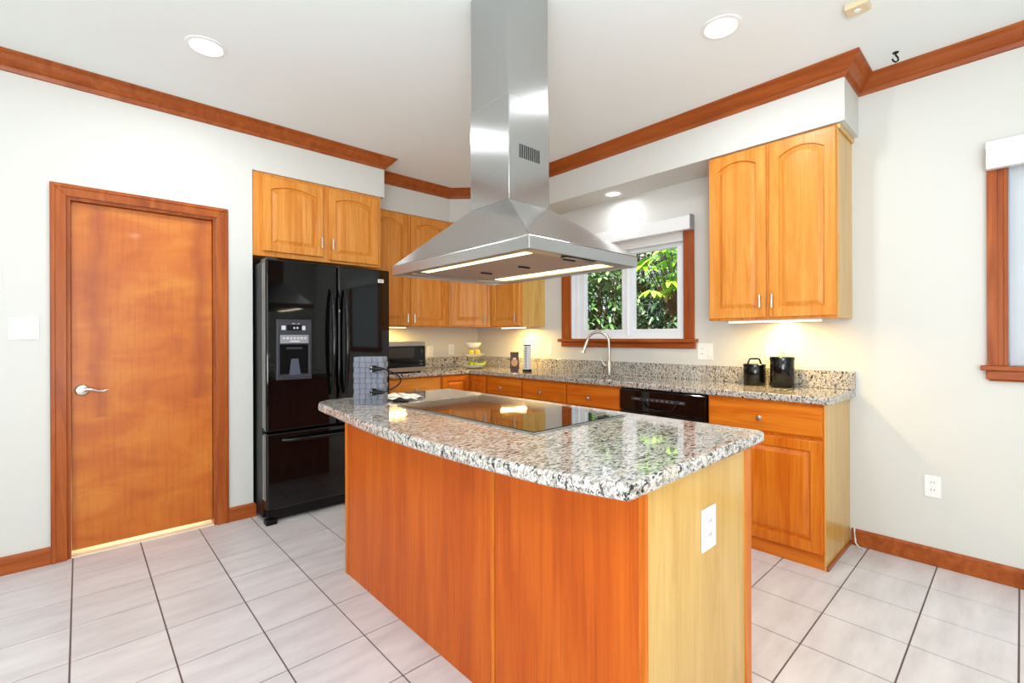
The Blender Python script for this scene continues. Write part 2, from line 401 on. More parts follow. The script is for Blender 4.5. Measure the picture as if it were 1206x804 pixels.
obj('rail_end', bxm(WX-.088, WX-.027, 1.650, 1.657, 2.036, 2.148), GREYS, t)
obj('blind_fabric', bxm(WX-.010, WX-.004, 1.75, 2.86, 1.975, 2.06), pmat('blind_cloth', (226, 224, 218), .8), t)
W = window('window_2', *W2); y0, y1, z0, z1 = W2
struct('window_casing', boxes([(WX-.02, WX, y1, y1+.074, z0, z1+.1), (WX-.02, WX, y0-.074, y0, z0, z1+.1), (WX-.02, WX, y0, y1, z1, z1+.1), (WX-.026, WX-.02, y1+.036, y1+.074, z0, z1+.1), (WX-.024, WX-.02, y1+.003, y1+.016, z0, z1+.1)]), TRIMZ, parent=W, bev=.003)
struct('window_sill', boxes([(WX-.05, WX, y0-.1, y1+.098, z0-.024, z0), (WX-.028, WX, y0-.08, y1+.078, z0-.07, z0-.024), (WX-.02, WX, y0-.07, y1+.068, z0-.078, z0-.07)]), TRIMY, parent=W, bev=.006)
bm = bmesh.new(); gridx(bm, [y0, y0+.05, y1-.05, y1], [z0, z0+.05, z1-.05, z1], lambda y, z: not (y0+.05 < y < y1-.05 and z0+.05 < z < z1-.05), WX+.04, WX+.085, lambda u, v, q: (q, u, v))
struct('window_frame', bm, VINYL, parent=W)
struct('window_pane', bxm(WX+.058, WX+.062, y0+.05, y1-.05, z0+.05, z1-.05), GLASS, parent=W)
t = thing('window_blind', 'lowered white blind with thick headrail on the window at the right edge', 'blind', (WX, -.45, 1.1))
obj('headrail', boxes([(WX-.07, WX-.027, -1.02, .118, 2.07, 2.19), (WX-.076, WX-.027, -1.02, .119, 2.165, 2.205)]), WHITE, t, bev=.004)
def blindcloth():
    m, tt, b = newmat('translucent_blind'); b.inputs['Base Color'].default_value = (.85, .87, .9, 1); b.inputs['Roughness'].default_value = .8
    tr = tt.nodes.new('ShaderNodeBsdfTranslucent'); tr.inputs[0].default_value = (.85, .88, .92, 1); mx = tt.nodes.new('ShaderNodeMixShader'); mx.inputs[0].default_value = .5
    o = tt.nodes['Material Output']; tt.links.new(b.outputs[0], mx.inputs[1]); tt.links.new(tr.outputs[0], mx.inputs[2]); tt.links.new(mx.outputs[0], o.inputs[0]); return m
obj('blind_fabric', bxm(WX+.010, WX+.013, y0+.005, y1-.005, z0+.004, z1), blindcloth(), t)

# ------------------------------------------------------------------ outdoors
struct('ground', bxm(WX+.15, 14, -6, 12, -.4, -.3), pmat('lawn', (88, 120, 50), .9))
LEAFS = leafm('glossy_dark_leaves', [(0, (34, 62, 30)), (.35, (62, 100, 44)), (.7, (104, 146, 74)), (1, (150, 176, 120))], .28)
LEAF2 = leafm('mixed_leaves', [(0, (28, 50, 30)), (.4, (58, 90, 56)), (.8, (96, 134, 92)), (1, (176, 196, 160))], .25)
LIME = leafm('lime_leaves', [(0, (110, 176, 20)), (.5, (150, 214, 40)), (1, (190, 235, 80))], .4)
BARK = pmat('bark', (92, 70, 50), .9, bump=.5, bscale=40)
def leaf(bm, p, d, L, wd, droop=.3):
    d = d.normalized(); s = d.cross(Vector((0, 0, 1)))
    if s.length < .1: s = Vector((1, 0, 0))
    s.normalize(); up = s.cross(d); pr = None
    for k, (a, b) in enumerate(((0, .12), (.3, .8), (.6, 1), (.85, .6), (1, .02))):
        c = p+d*L*a-Vector((0, 0, droop*L*a*a)); q = (bm.verts.new(c-s*wd*b*.5+up*wd*.12*b), bm.verts.new(c), bm.verts.new(c+s*wd*b*.5+up*wd*.12*b))
        if pr: bm.faces.new((pr[0], pr[1], q[1], q[0])); bm.faces.new((pr[1], pr[2], q[2], q[1]))
        pr = q
def shrub(name, label, loc, rad, n, mat, L=.14, wd=.042):
    t = thing(name, label, 'shrub', loc); c = Vector(loc)
    bm = bmesh.new(); bs = bmesh.new()
    for i in range(n):
        u = Vector((random.gauss(0, 1), random.gauss(0, 1), random.gauss(0, 1))).normalized(); r = random.uniform(.55, 1.0)
        p = c+Vector((u.x*rad[0]*r, u.y*rad[1]*r, rad[2]*(1+u.z*r*.98)))
        ax = (u+Vector((0, 0, .5))+Vector((random.uniform(-.5, .5), random.uniform(-.5, .5), random.uniform(-.3, .5)))).normalized()
        e1 = ax.orthogonal().normalized(); e2 = ax.cross(e1); k0 = random.random()*6; sc = random.uniform(.75, 1.2)
        k = random.choice((6, 7, 8))
        for j in range(k):
            a = k0+2*math.pi*j/k; leaf(bm, p, e1*math.cos(a)+e2*math.sin(a)+ax*random.uniform(.1, .6), L*sc*random.uniform(.8, 1.1), wd*sc)
        if i % 4 == 0: tube(bs, [(c.x, c.y, c.z), (c.x+(p.x-c.x)*.4, c.y+(p.y-c.y)*.4, c.z+(p.z-c.z)*.6), tuple(p)], [.02, .012, .004], 5)
    obj('foliage', bm, mat, t); obj('stems', bs, BARK, t)
    return t
shrub('rhododendron_shrub', 'glossy dark green leafy shrub behind the left pane of the sink window', (5.25, 4.0, -.3), (.8, .68, 1.42), 620, LEAFS)
shrub('rhododendron_shrub', 'silvery green leafy shrub behind the lower right pane of the sink window', (5.1, 2.72, -.3), (.7, .58, 1.1), 560, LEAF2, .12, .034)
shrub('rhododendron_shrub', 'tall dark shrub at the back beyond the sink window', (7.2, 4.6, -.3), (1.0, 1.9, 1.9), 900, LEAF2, .2, .06)
shrub('rhododendron_shrub', 'low shrub outside seen past the shaded window edge', (5.3, 1.2, -.3), (.8, .7, 1.1), 350, LEAFS)
t = thing('broadleaf_bush', 'bright lime green broad-leaved bush at top right of sink window', 'shrub', (4.75, 2.35, -.3))
bm = bmesh.new(); bs = bmesh.new()
for i in range(46):
    p = Vector((4.75+random.uniform(-.3, .35), 2.55+random.uniform(-.45, .35), random.uniform(1.72, 2.35))); tube(bs, [(4.75, 2.35, -.3), (4.75, 2.4, 1.2), tuple(p)], [.02, .012, .005], 5)
    b0 = random.random()*6
    for j in range(5):
        a = b0+(j-2)*.5; leaf(bm, p, Vector((math.cos(a), math.sin(a), random.uniform(-.2, .3))), random.uniform(.14, .24), .055, .5)
obj('foliage', bm, LIME, t); obj('stems', bs, BARK, t)

# ------------------------------------------------------------------ cabinetry
def panel_loop(x0, x1, zb, zt, arch, K=14):
    pts = [(x0, zb), (x1, zb)]
    for k in range(K+1):
        s = k/K; x = x1+(x0-x1)*s; q = 2*s-1
        pts.append((x, zt+arch*(1-q*q)))
    return pts
def raised(bm, O, U, N, w, h, arch=0, st=.055, rb=.055, rt=.055, th=.019):
    """raised-panel front, O lower-left corner, U across, N outwards"""
    U = Vector(U).normalized(); N = Vector(N).normalized(); O = Vector(O); Z = Vector((0, 0, 1))
    def ring(pts, d): return [bm.verts.new(O+U*a+Z*b+N*d) for a, b in pts]
    ot = h; it = h-rt-arch
    L = [ring(panel_loop(0, w, 0, ot, 0), 0), ring(panel_loop(0, w, 0, ot, 0), th-.004), ring(panel_loop(.004, w-.004, .004, ot-.004, 0), th),
         ring(panel_loop(st, w-st, rb, it, arch), th), ring(panel_loop(st+.005, w-st-.005, rb+.005, it-.004, arch), th-.013),
         ring(panel_loop(st+.010, w-st-.010, rb+.010, it-.010, arch), th-.013), ring(panel_loop(st+.034, w-st-.034, rb+.034, it-.034, arch), th-.002)]
    for a, b in zip(L, L[1:]):
        for k in range(len(a)): bm.faces.new((a[k], a[(k+1) % len(a)], b[(k+1) % len(a)], b[k]))
    bm.faces.new(L[0][::-1]); bm.faces.new(L[-1])
def slab_front(bm, O, U, N, w, h, th=.019):
    U = Vector(U).normalized(); N = Vector(N).normalized(); O = Vector(O); Z = Vector((0, 0, 1))
    rs = []
    for i, d in ((0, 0), (0, th-.006), (.006, th)):
        rs.append([bm.verts.new(O+U*a+Z*b+N*d) for a, b in ((i, i), (w-i, i), (w-i, h-i), (i, h-i))])
    for a, b in zip(rs, rs[1:]):
        for k in range(4): bm.faces.new((a[k], a[(k+1) % 4], b[(k+1) % 4], b[k]))
    bm.faces.new(rs[0][::-1]); bm.faces.new(rs[-1])
def pull(parent, P, N, z0, z1):
    P = Vector(P); N = Vector(N).normalized(); bm = bmesh.new()
    a = P+N*.028
    tube(bm, [(a.x, a.y, z0), (a.x, a.y, z1)], .0065, 10)
    for z in (z0+.008, z1-.008): tube(bm, [(P.x, P.y, z), (a.x, a.y, z)], .004, 8)
    return obj('handle', bm, NICK, parent, smooth=True, label='satin nickel bar handle')
def knob(parent, P, N):
    P = Vector(P); N = Vector(N).normalized(); bm = bmesh.new()
    prof = [(.0, .009), (.008, .007), (.014, .0065), (.022, .014), (.027, .016), (.031, .012), (.033, .0)]
    tube(bm, [P+N*d for d, r in prof], [r for d, r in prof], 16)
    return obj('knob', bm, NICK, parent, smooth=True, label='round nickel knob')
def body_prism(name, poly, z0, z1, mat, parent, bev=.0015):
    bm = bmesh.new(); prism(bm, poly, z0, z1); return obj(name, bm, mat, parent, bev=bev)
def carcass(poly, z0, z1, mat, parent): return body_prism('carcass', poly, z0, z1, mat, parent)
NY, NX = (0, -1, 0), (-1, 0, 0)
def fdoor(parent, O, U, N, w, h, arch, mat, hp=None, hz=None, **k):
    bm = bmesh.new(); raised(bm, O, U, N, w, h, arch, **k); d = obj('door', bm, mat, parent)
    if hp is not None:
        p = Vector(O)+Vector(U).normalized()*hp+Vector(N).normalized()*.019; pull(d, p, N, hz[0], hz[1])
    return d
# above the fridge
t = thing('wall_cabinet', 'short two-door oak cabinet directly above the black fridge', 'cabinet', (1.38, 3.9, 1.826))
carcass([(.892, 3.653), (1.866, 3.653), (1.866, BY), (.892, BY)], 1.826, SZ, OAK, t)
fdoor(t, (.958, 3.653, 1.862), (1, 0, 0), NY, .424, .535, .032, OAK, .405, (1.925, 2.005))
fdoor(t, (1.425, 3.653, 1.846), (1, 0, 0), NY, .412, .551, .032, OAK, .022, (1.925, 2.005))
# back uppers
t = thing('wall_cabinet', 'tall two-door oak wall cabinet between fridge and room corner', 'cabinet', (2.35, 4.1, 1.35))
carcass([(1.89, 3.969), (2.788, 3.969), (2.788, BY), (1.89, BY)], 1.35, SZ, OAK, t)
fdoor(t, (1.90, 3.969, 1.356), (1, 0, 0), NY, .405, 1.05, .045, OAK, .385, (1.385, 1.465))
fdoor(t, (2.335, 3.969, 1.356), (1, 0, 0), NY, .425, 1.05, .045, OAK, .022, (1.385, 1.465))
# diagonal corner upper
t = thing('wall_cabinet', 'diagonal corner oak wall cabinet above the fruit stand', 'cabinet', (3.1, 4.0, 1.35))
carcass([(2.79, 3.975), (3.085, 3.680), (WX, 3.680), (WX, BY), (2.79, BY)], 1.35, SZ, OAK, t)
u = Vector((1, -1, 0)).normalized(); n = Vector((-1, -1, 0)).normalized()
O = Vector((2.79, 3.975, 1.362))+u*.022
fdoor(t, O, u, n, .372, 1.04, .04, OAK, .345, (1.39, 1.47))
t = thing('wall_cabinet', 'single-door oak wall cabinet beside left side of sink window', 'cabinet', (3.2, 3.43, 1.345))
carcass([(3.089, 3.210), (WX, 3.210), (WX, 3.678), (3.089, 3.678)], 1.345, SZ, OAK, t)
obj('end_panel', bxm(3.09, WX, 3.204, 3.210, 1.345, SZ), LITOAK, t)
fdoor(t, (3.089, 3.640, 1.352), (0, -1, 0), NX, .415, 1.05, .04, OAK, .372, (1.385, 1.465))
# right upper
t = thing('wall_cabinet', 'two-door oak wall cabinet above the black canisters', 'cabinet', (3.25, 1.05, 1.345))
carcass([(3.089, .692), (WX, .692), (WX, 1.41), (3.089, 1.41)], 1.345, SZ-.002, OAK, t)
obj('end_panel', bxm(3.09, WX, .684, .692, 1.345, SZ-.002), LITOAK, t)
obj('top_moulding', boxes([(3.085, WX, .672, .684, SZ-.03, SZ-.002)]), LITOAK, t, bev=.004)
fdoor(t, (3.089, 1.402, 1.357), (0, -1, 0), NX, .350, 1.05, .04, OAK, .322, (1.415, 1.495))
fdoor(t, (3.089, 1.036, 1.357), (0, -1, 0), NX, .345, 1.05, .04, OAK, .024, (1.415, 1.495))
# base cabinets
CH = .878; FX = 2.889; FY = 3.757
t = thing('base_cabinet', 'end oak base cabinet with one drawer and a door, right of dishwasher', 'cabinet', (3.15, 1.0, 0))
carcass([(FX, .706), (WX-.003, .706), (WX-.003, 1.325), (FX, 1.325)], .10, CH, OAKB, t)
obj('end_panel', bxm(FX, WX-.003, .698, .706, 0, CH), LITOAK, t)
obj('toe_kick', bxm(FX+.005, FX+.02, .70, 1.325, 0, .10), OAKBY, t)
obj('shoe_strip', bxm(FX, WX-.003, .688, .698, 0, .022), TRIM, t, bev=.003)
bm = bmesh.new(); slab_front(bm, (FX, 1.318, .700), (0, -1, 0), NX, .608, .163); d = obj('drawer', bm, OAKBY, t); knob(d, (FX-.019, 1.015, .775), NX)
fdoor(t, (FX, 1.318, .085), (0, -1, 0), NX, .608, .597, 0, OAKB)
t = thing('dishwasher', 'black built-in dishwasher under the granite worktop', 'dishwasher', (3.1, 1.65, 0))
obj('tub', bxm(FX, WX-.02, 1.331, 1.957, .10, CH-.004), BLACKM, t)
obj('door', bxm(FX-.028, FX, 1.331, 1.957, .12, .72), BLACK, t, bev=.004)
obj('kick_plate', bxm(FX+.02, FX+.03, 1.331, 1.957, 0, .10), BLACKM, t)
cp_ = obj('control_panel', bxm(FX-.034, FX, 1.331, 1.957, .725, CH-.006), BLACK, t, bev=.006)
bm = bmesh.new(); box(bm, FX-.038, FX-.034, 1.46, 1.86, .80, .822); obj('button_strip', bm, DGREY, cp_, bev=.001)
for k in range(6):
    bm = bmesh.new(); lathe(bm, (FX-.038, 1.55+k*.036, .811), [(.006, 0), (.005, -.002)], 10, 'x'); obj('button', bm, GREYS, cp_)
obj('printed_line', bxm(FX-.039, FX-.038, 1.47, 1.50, .808, .814), GREYS, cp_); obj('printed_line', bxm(FX-.039, FX-.038, 1.79, 1.84, .808, .814), GREYS, cp_)
bm = bmesh.new(); tube(bm, [(FX-.034, 1.755, .795), (FX-.046, 1.745, .765), (FX-.05, 1.72, .750), (FX-.05, 1.64, .744), (FX-.05, 1.56, .750), (FX-.046, 1.535, .765), (FX-.034, 1.525, .795)], .0055, 10)
obj('handle', bm, BLACK, cp_, smooth=True)
t = thing('base_cabinet', 'oak sink base cabinet with two drawer fronts under the sink', 'cabinet', (3.1, 2.45, 0))
carcass([(FX, 1.961), (WX-.003, 1.961), (WX-.003, 2.985), (FX, 2.985)], .10, .70, OAKB, t)
obj('face_frame', boxes([(FX, FX+.02, 1.961, 2.985, .70, CH), (FX+.02, WX-.003, 1.961, 1.975, .70, CH), (FX+.02, WX-.003, 2.971, 2.985, .70, CH)]), OAKB, t)
obj('toe_kick', bxm(FX+.06, FX+.07, 1.961, 2.985, 0, .10), OAKBY, t)
for a, b in ((2.978, 2.486), (2.470, 1.970)):
    bm = bmesh.new(); slab_front(bm, (FX, a, .708), (0, -1, 0), NX, a-b, .152); d = obj('drawer', bm, OAKBY, t); knob(d, (FX-.019, (a+b)/2+.02, .775), NX)
    fdoor(t, (FX, a, .11), (0, -1, 0), NX, a-b, .58, 0, OAKB)
t = thing('base_cabinet', 'narrow oak base cabinet with one drawer between corner and sink cabinet', 'cabinet', (3.1, 3.24, 0))
carcass([(FX, 2.989), (WX-.003, 2.989), (WX-.003, 3.478), (FX, 3.478)], .10, CH, OAKB, t)
obj('toe_kick', bxm(FX+.06, FX+.07, 2.989, 3.478, 0, .10), OAKBY, t)
bm = bmesh.new(); slab_front(bm, (FX, 3.470, .708), (0, -1, 0), NX, .466, .152); d = obj('drawer', bm, OAKBY, t); knob(d, (FX-.019, 3.255, .775), NX)
fdoor(t, (FX, 3.470, .11), (0, -1, 0), NX, .466, .58, 0, OAKB)
t = thing('base_cabinet', 'L-shaped corner oak base cabinet with two raised panel doors meeting in the corner', 'cabinet', (3.1, 4.0, 0))
carcass([(2.535, FY), (FX, FY), (FX, 3.482), (WX-.003, 3.482), (WX-.003, BY-.003), (2.535, BY-.003)], .10, CH, OAKB, t)
obj('toe_kick', boxes([(2.535, FX+.06, FY+.06, FY+.07, 0, .10), (FX+.06, FX+.07, 3.482, FY+.06, 0, .10)]), OAKBX, t)
fdoor(t, (2.548, FY, .11), (1, 0, 0), NY, .310, .752, 0, OAKB, st=.05, rt=.04)
fdoor(t, (FX, 3.726, .11), (0, -1, 0), NX, .236, .752, 0, OAKB, st=.05, rt=.04)
t = thing('base_cabinet', 'oak base cabinet below the microwave next to the fridge', 'cabinet', (2.2, 4.0, 0))
carcass([(1.87, FY), (2.531, FY), (2.531, BY-.003), (1.87, BY-.003)], .10, CH, OAKB, t)
obj('toe_kick', bxm(1.87, 2.531, FY+.06, FY+.07, 0, .10), OAKBX, t)
bm = bmesh.new(); slab_front(bm, (1.88, FY, .708), (1, 0, 0), NY, .642, .156); d = obj('drawer', bm, OAKX, t); knob(d, (2.25, FY-.019, .765), NY)
fdoor(t, (1.88, FY, .11), (1, 0, 0), NY, .642, .58, 0, OAKB)
# worktop with backsplash
SK = (2.975, 3.290, 1.99, 2.60)
t = thing('granite_worktop', 'L-shaped speckled granite worktop along the sink wall and back wall', 'worktop', (3.1, 2.5, .88))
def inside(x, y):
    if SK[0] < x < SK[1] and SK[2] < y < SK[3]: return False
    return x > 2.86 or y > 3.73
bm = bmesh.new(); gridx(bm, [1.87, 2.86, SK[0], SK[1], WX-.001], [.668, SK[2], SK[3], 3.73, BY-.001], inside, .88, .92, lambda u, v, q: (u, v, q)); obj('counter_slab', bm, GRAN, t, bev=.008, seg=3)
bm = bmesh.new(); box(bm, WX-.022, WX-.001, .668, BY-.002, .9205, 1.03); box(bm, 1.87, WX-.022, BY-.022, BY-.001, .9205, 1.03); obj('backsplash', bm, GRAN, t, bev=.002)
# sink
t = thing('undermount_sink', 'stainless undermount sink set in the worktop below the window', 'sink', (3.13, 2.3, .70))
a, b, c, d_ = SK
bm = bmesh.new(); gridx(bm, [a-.01, a+.008, b-.008, b+.01], [c-.01, c+.008, d_-.008, d_+.01], lambda x, y: not (a+.008 < x < b-.008 and c+.008 < y < d_-.008), .72, .879, lambda u, v, q: (u, v, q)); box(bm, a, b, c, d_, .71, .72)
obj('basin', bm, STEELR, t); bm = bmesh.new(); lathe(bm, (3.13, 2.3, .7205), [(.04, 0), (.04, .004), (.02, .002)], 20); obj('drain', bm, CHROME, t)
# faucet
fx, fy = 3.325, 2.385
t = thing('kitchen_faucet', 'brushed nickel gooseneck faucet with side lever behind the sink', 'faucet', (fx, fy, .92))
bm = bmesh.new(); lathe(bm, (fx, fy, .9203), [(.027, 0), (.027, .008), (.021, .012), (.021, .075), (.019, .10), (.0135, .12)]); obj('base_body', bm, NICK, t, smooth=True)
bm = bmesh.new(); R = .095; d1 = Vector((-.42, .9, 0)).normalized(); P0 = Vector((fx, fy, .92)); pts = [P0+Vector((0, 0, .11)), P0+Vector((0, 0, .2)), P0+Vector((0, 0, .27))]
for k in range(1, 11): 
    a_ = math.pi*k/10*.93; pts.append(P0+Vector((0, 0, .27))+d1*R*(1-math.cos(a_))+Vector((0, 0, R*math.sin(a_))))
obj('spout', (tube(bm, pts, .012, 14), bm)[1], NICK, t, smooth=True)
e = pts[-1]; dn = (pts[-1]-pts[-2]).normalized(); bm = bmesh.new(); tube(bm, [e-dn*.01, e+dn*.02, e+dn*.07, e+dn*.11], [.0125, .0145, .0165, .020], 16); obj('spray_head', bm, NICK, t, smooth=True)
bm = bmesh.new(); q = P0+Vector((0, 0, .075)); s1 = Vector((-.35, .93, 0)).normalized()
tube(bm, [q, q+s1*.035], .016, 14); tube(bm, [q+s1*.035, q+s1*.07+Vector((0, 0, .05)), q+s1*.085+Vector((0, 0, .085))], [.008, .006, .005], 10); obj('lever', bm, NICK, t, smooth=True)

# ------------------------------------------------------------------ island
IX0, IX1, IY0, IY1 = 1.035, 1.700, .635, 2.425
t = thing('kitchen_island', 'oak kitchen island with curved speckled granite top in the foreground', 'island', (1.37, 1.5, 0))
obj('carcass', bxm(IX0+.006, IX1-.006, IY0+.006, IY1-.006, 0.0, CH), OAKB, t)
obj('front_panel', bxm(IX0, IX0+.006, 1.232, IY1-.03, .0, CH), ISL, t, bev=.001)
obj('front_panel', bxm(IX0, IX0+.006, IY0+.02, 1.212, .0, CH), ISL, t, bev=.001)
obj('seam_strip', bxm(IX0-.003, IX0+.006, 1.215, 1.231, 0, CH), OAKB, t, bev=.002)
obj('corner_strip', bxm(IX0-.004, IX0+.006, IY0-.004, IY0+.019, 0, CH), OAKB, t, bev=.002); obj('corner_strip', bxm(IX0-.004, IX0+.004, IY1-.029, IY1, 0, CH), OAKB, t, bev=.002)
obj('end_panel', bxm(IX0+.006, IX1-.05, IY0, IY0+.006, 0, CH), LITOAK, t, bev=.001, label='oak end panel coloured pale for window light')
obj('corner_post', bxm(IX1-.05, IX1, IY0-.004, IY0+.006, 0, CH), OAKB, t, bev=.002)
ctl = [(.872, .576), (.838, .70), (.815, .833), (.797, 1.04), (.787, 1.256), (.788, 1.48), (.798, 1.69), (.818, 1.92), (.845, 2.15)]
def cr(p, n=6):
    out = []
    for i in range(len(p)-1):
        a = p[max(i-1, 0)]; b = p[i]; c = p[i+1]; d = p[min(i+2, len(p)-1)]
        for k in range(n):
            s = k/n; out.append(tuple(.5*((2*b[j])+(-a[j]+c[j])*s+(2*a[j]-5*b[j]+4*c[j]-d[j])*s*s+(-a[j]+3*b[j]-3*c[j]+d[j])*s**3) for j in (0, 1)))
    out.append(p[-1]); return out
poly = [(1.708, .590)]+[(.892, .574)]+cr(ctl)+[(.85, 2.25), (.862, 2.34), (.885, 2.40), (.925, 2.44), (.98, 2.455), (1.715, 2.455), (1.72, 2.44), (1.72, .605)]
bm = bmesh.new(); prism(bm, poly, .88, .92); obj('granite_top', bm, GRAN, t, bev=.012, seg=4)
t = thing('cooktop', 'black glass electric cooktop with steel edge set into the island', 'cooktop', (1.35, 1.53, .92))
obj('steel_edge', bxm(1.095, 1.620, 1.082, 1.985, .9205, .925), STEELR, t, bev=.002)
obj('glass', bxm(1.103, 1.612, 1.090, 1.977, .925, .928), COOK, t)
bm = bmesh.new()
def ringm(bm, x, y, r, wd=.002, z=.9283):
    n = 40; A = [bm.verts.new((x+r*math.cos(2*math.pi*k/n), y+r*math.sin(2*math.pi*k/n), z)) for k in range(n)]; B = [bm.verts.new((x+(r-wd)*math.cos(2*math.pi*k/n), y+(r-wd)*math.sin(2*math.pi*k/n), z)) for k in range(n)]
    for k in range(n): bm.faces.new((A[k], A[(k+1) % n], B[(k+1) % n], B[k]))
for x, y, r in ((1.24, 1.78, .10), (1.48, 1.80, .075), (1.24, 1.36, .075), (1.48, 1.34, .10), (1.36, 1.57, .06)): ringm(bm, x, y, r)
obj('burner_marks', bm, pmat('burner_print', (58, 52, 46), .3), t)
def outlet(pos, N, w, h, label, cat='outlet', kind='duplex', par=None, group=None):
    """wall plate centred at pos, facing N"""
    P = Vector(pos); N = Vector(N); U = Vector((0, 0, 1)).cross(N)
    t = thing('wall_outlet' if kind != 'switch' else 'light_switch', label, cat, pos, group)
    def bx(u0, u1, z0, z1, d0, d1):
        bm = bmesh.new(); vs = []
        for u in (u0, u1):
            for z in (z0, z1):
                for d in (d0, d1): vs.append(bm.verts.new(P+U*u+Vector((0, 0, z))+N*d))
        for f in ((0, 1, 3, 2), (4, 6, 7, 5), (0, 4, 5, 1), (2, 3, 7, 6), (0, 2, 6, 4), (1, 5, 7, 3)): bm.faces.new([vs[i] for i in f])
        return bm
    obj('plate', bx(-w/2, w/2, -h/2, h/2, 0, .006), WHITE, t, bev=.002)
    ng = 2 if w > .09 else 1
    for g in range(ng):
        c = 0 if ng == 1 else (-.024+.048*g)
        if kind == 'switch' or (kind == 'mixed' and g == 1): obj('rocker', bx(c-.0165, c+.0165, -.033, .033, .006, .010), WHITE, t, bev=.002)
        else:
            for z in (-.02, .02):
                r = obj('socket', bx(c-.014, c+.014, z-.013, z+.013, .006, .0075), WHITE, t, bev=.001)
                bm = bmesh.new()
                for du in (-.006, .006):
                    b2 = bx(c+du-.0012, c+du+.0012, z-.002, z+.007, .0075, .0079); me = bpy.data.meshes.new('x'); b2.to_mesh(me); bm.from_mesh(me); bpy.data.meshes.remove(me)
                obj('slot', bm, BLACKM, r)
    return t
outlet((1.375, IY0-.0005, .672), (0, -1, 0), .088, .125, 'white outlet plate on the pale end panel of the island')
outlet((WX, .327, .425), NX, .07, .116, 'white outlet low on the bare right wall')
outlet((WX, 1.129, 1.135), NX, .07, .116, 'outlet on the wall behind the black canisters')
outlet((WX, 1.580, 1.131), NX, .114, .122, 'double outlet plate on wall right of the sink window', kind='mixed')
outlet((WX, 3.150, 1.132), NX, .075, .118, 'single switch plate on the wall left of the sink window', 'switch', 'switch')
outlet((WX, 3.42, 1.132), NX, .07, .116, 'outlet behind the brown coffee bag')
outlet((2.748, BY, 1.095), NY, .072, .116, 'outlet on back wall just right of the microwave')
outlet((3.02, BY, 1.11), NY, .072, .116, 'outlet on back wall behind the fruit stand, left of room corner')
outlet((-.219, DY, 1.297), NY, .115, .118, 'double rocker light switch left of the wooden door', 'switch', 'switch')
outlet((-.338, DY, 1.556), NY, .075, .118, 'white control plate at left frame edge above the double switch', 'switch', 'switch')

# ------------------------------------------------------------------ range hood
HX0, HX1, HY0, HY1, HZ0, HZ1, HT = 1.078, 1.715, 1.085, 1.995, 1.530, 1.575, 1.805
CX0, CX1, CY0, CY1 = 1.288, 1.528, 1.412, 1.668
t = thing('range_hood', 'stainless steel island range hood hanging over the cooktop', 'range hood', (1.4, 1.54, HZ0))
bm = bmesh.new()
A = [bm.verts.new(p) for p in ((HX0, HY0, HZ1), (HX1, HY0, HZ1), (HX1, HY1, HZ1), (HX0, HY1, HZ1))]
B = [bm.verts.new(p) for p in ((CX0, CY0, HT), (CX1, CY0, HT), (CX1, CY1, HT), (CX0, CY1, HT))]
for k in range(4): bm.faces.new((A[k], A[(k+1) % 4], B[(k+1) % 4], B[k]))
bm.faces.new(B); bm.faces.new(A[::-1]); obj('canopy', bm, STEELH, t, bev=.002)
bm = bmesh.new(); gridx(bm, [HX0, HX0+.012, HX1-.012, HX1], [HY0, HY0+.012, HY1-.012, HY1], lambda x, y: not (HX0+.012 < x < HX1-.012 and HY0+.012 < y < HY1-.012), HZ0, HZ1-.001, lambda u, v, q: (u, v, q)); obj('rim', bm, STEELR, t, bev=.003)
bm = bmesh.new(); gridx(bm, [HX0+.012, HX0+.055, HX0+.125, HX1-.125, HX1-.055, HX1-.012], [HY0+.012, HY0+.075, HY1-.075, HY1-.012],
     lambda x, y: not (HY0+.075 < y < HY1-.075 and (HX0+.125 < x < HX1-.125 or HX0+.055 < x < HX0+.125 or HX1-.125 < x < HX1-.055)), HZ0+.006, HZ0+.02, lambda u, v, q: (u, v, q)); obj('underside_tray', bm, STEELR, t)
for k in range(3):
    a = HY0+.078+k*(.755/3); f = obj('grease_filter', bxm(HX0+.128, HX1-.128, a+.004, a+.247, HZ0+.012, HZ0+.019), FILT, t, bev=.002)
    bm = bmesh.new(); box(bm, 1.37, 1.43, a+.02, a+.032, HZ0+.006, HZ0+.012); obj('latch', bm, BLACKM, f)
TUBE = emis('hood_lamp_glow', (255, 222, 160), 4)
for a, b in ((HX0+.058, HX0+.118), (HX1-.118, HX1-.058)):
    obj('lamp_tube', bxm(a, b, HY0+.10, HY1-.13, HZ0+.010, HZ0+.018), TUBE, t, bev=.004)
    lamp('hood_lamp', 'AREA', ((a+b)/2, 1.53, HZ0+.004), 5, (1, .86, .62), aim=((a+b)/2, 1.53, 0), size=.05, size_y=.68)
bm = bmesh.new(); box(bm, 1.30, 1.47, HY0+.028, HY0+.062, HZ0+.001, HZ0+.006); cpn = obj('control_slot', bm, BLACK, t, bev=.004)
bm = bmesh.new(); box(bm, CX0, CX1, CY0, CY1, HT, 2.24); ch = obj('lower_chimney', bm, STEEL, t, bev=.002)
bm = bmesh.new()
for k in range(10): box(bm, 1.348+k*.0125, 1.3545+k*.0125, CY0-.0012, CY0-.0002, 1.990, 2.046)
obj('vent_slot', bm, BLACKM, ch)
obj('vent_slot', (lambda bm: [box(bm, 1.348+k*.0125, 1.3545+k*.0125, CY1+.0002, CY1+.0012, 1.990, 2.046) for k in range(10)] and bm)(bmesh.new()), BLACKM, ch)
obj('upper_chimney', bxm(CX0+.003, CX1-.003, CY0+.003, CY1-.003, 2.24, H), STEEL, t, bev=.002)

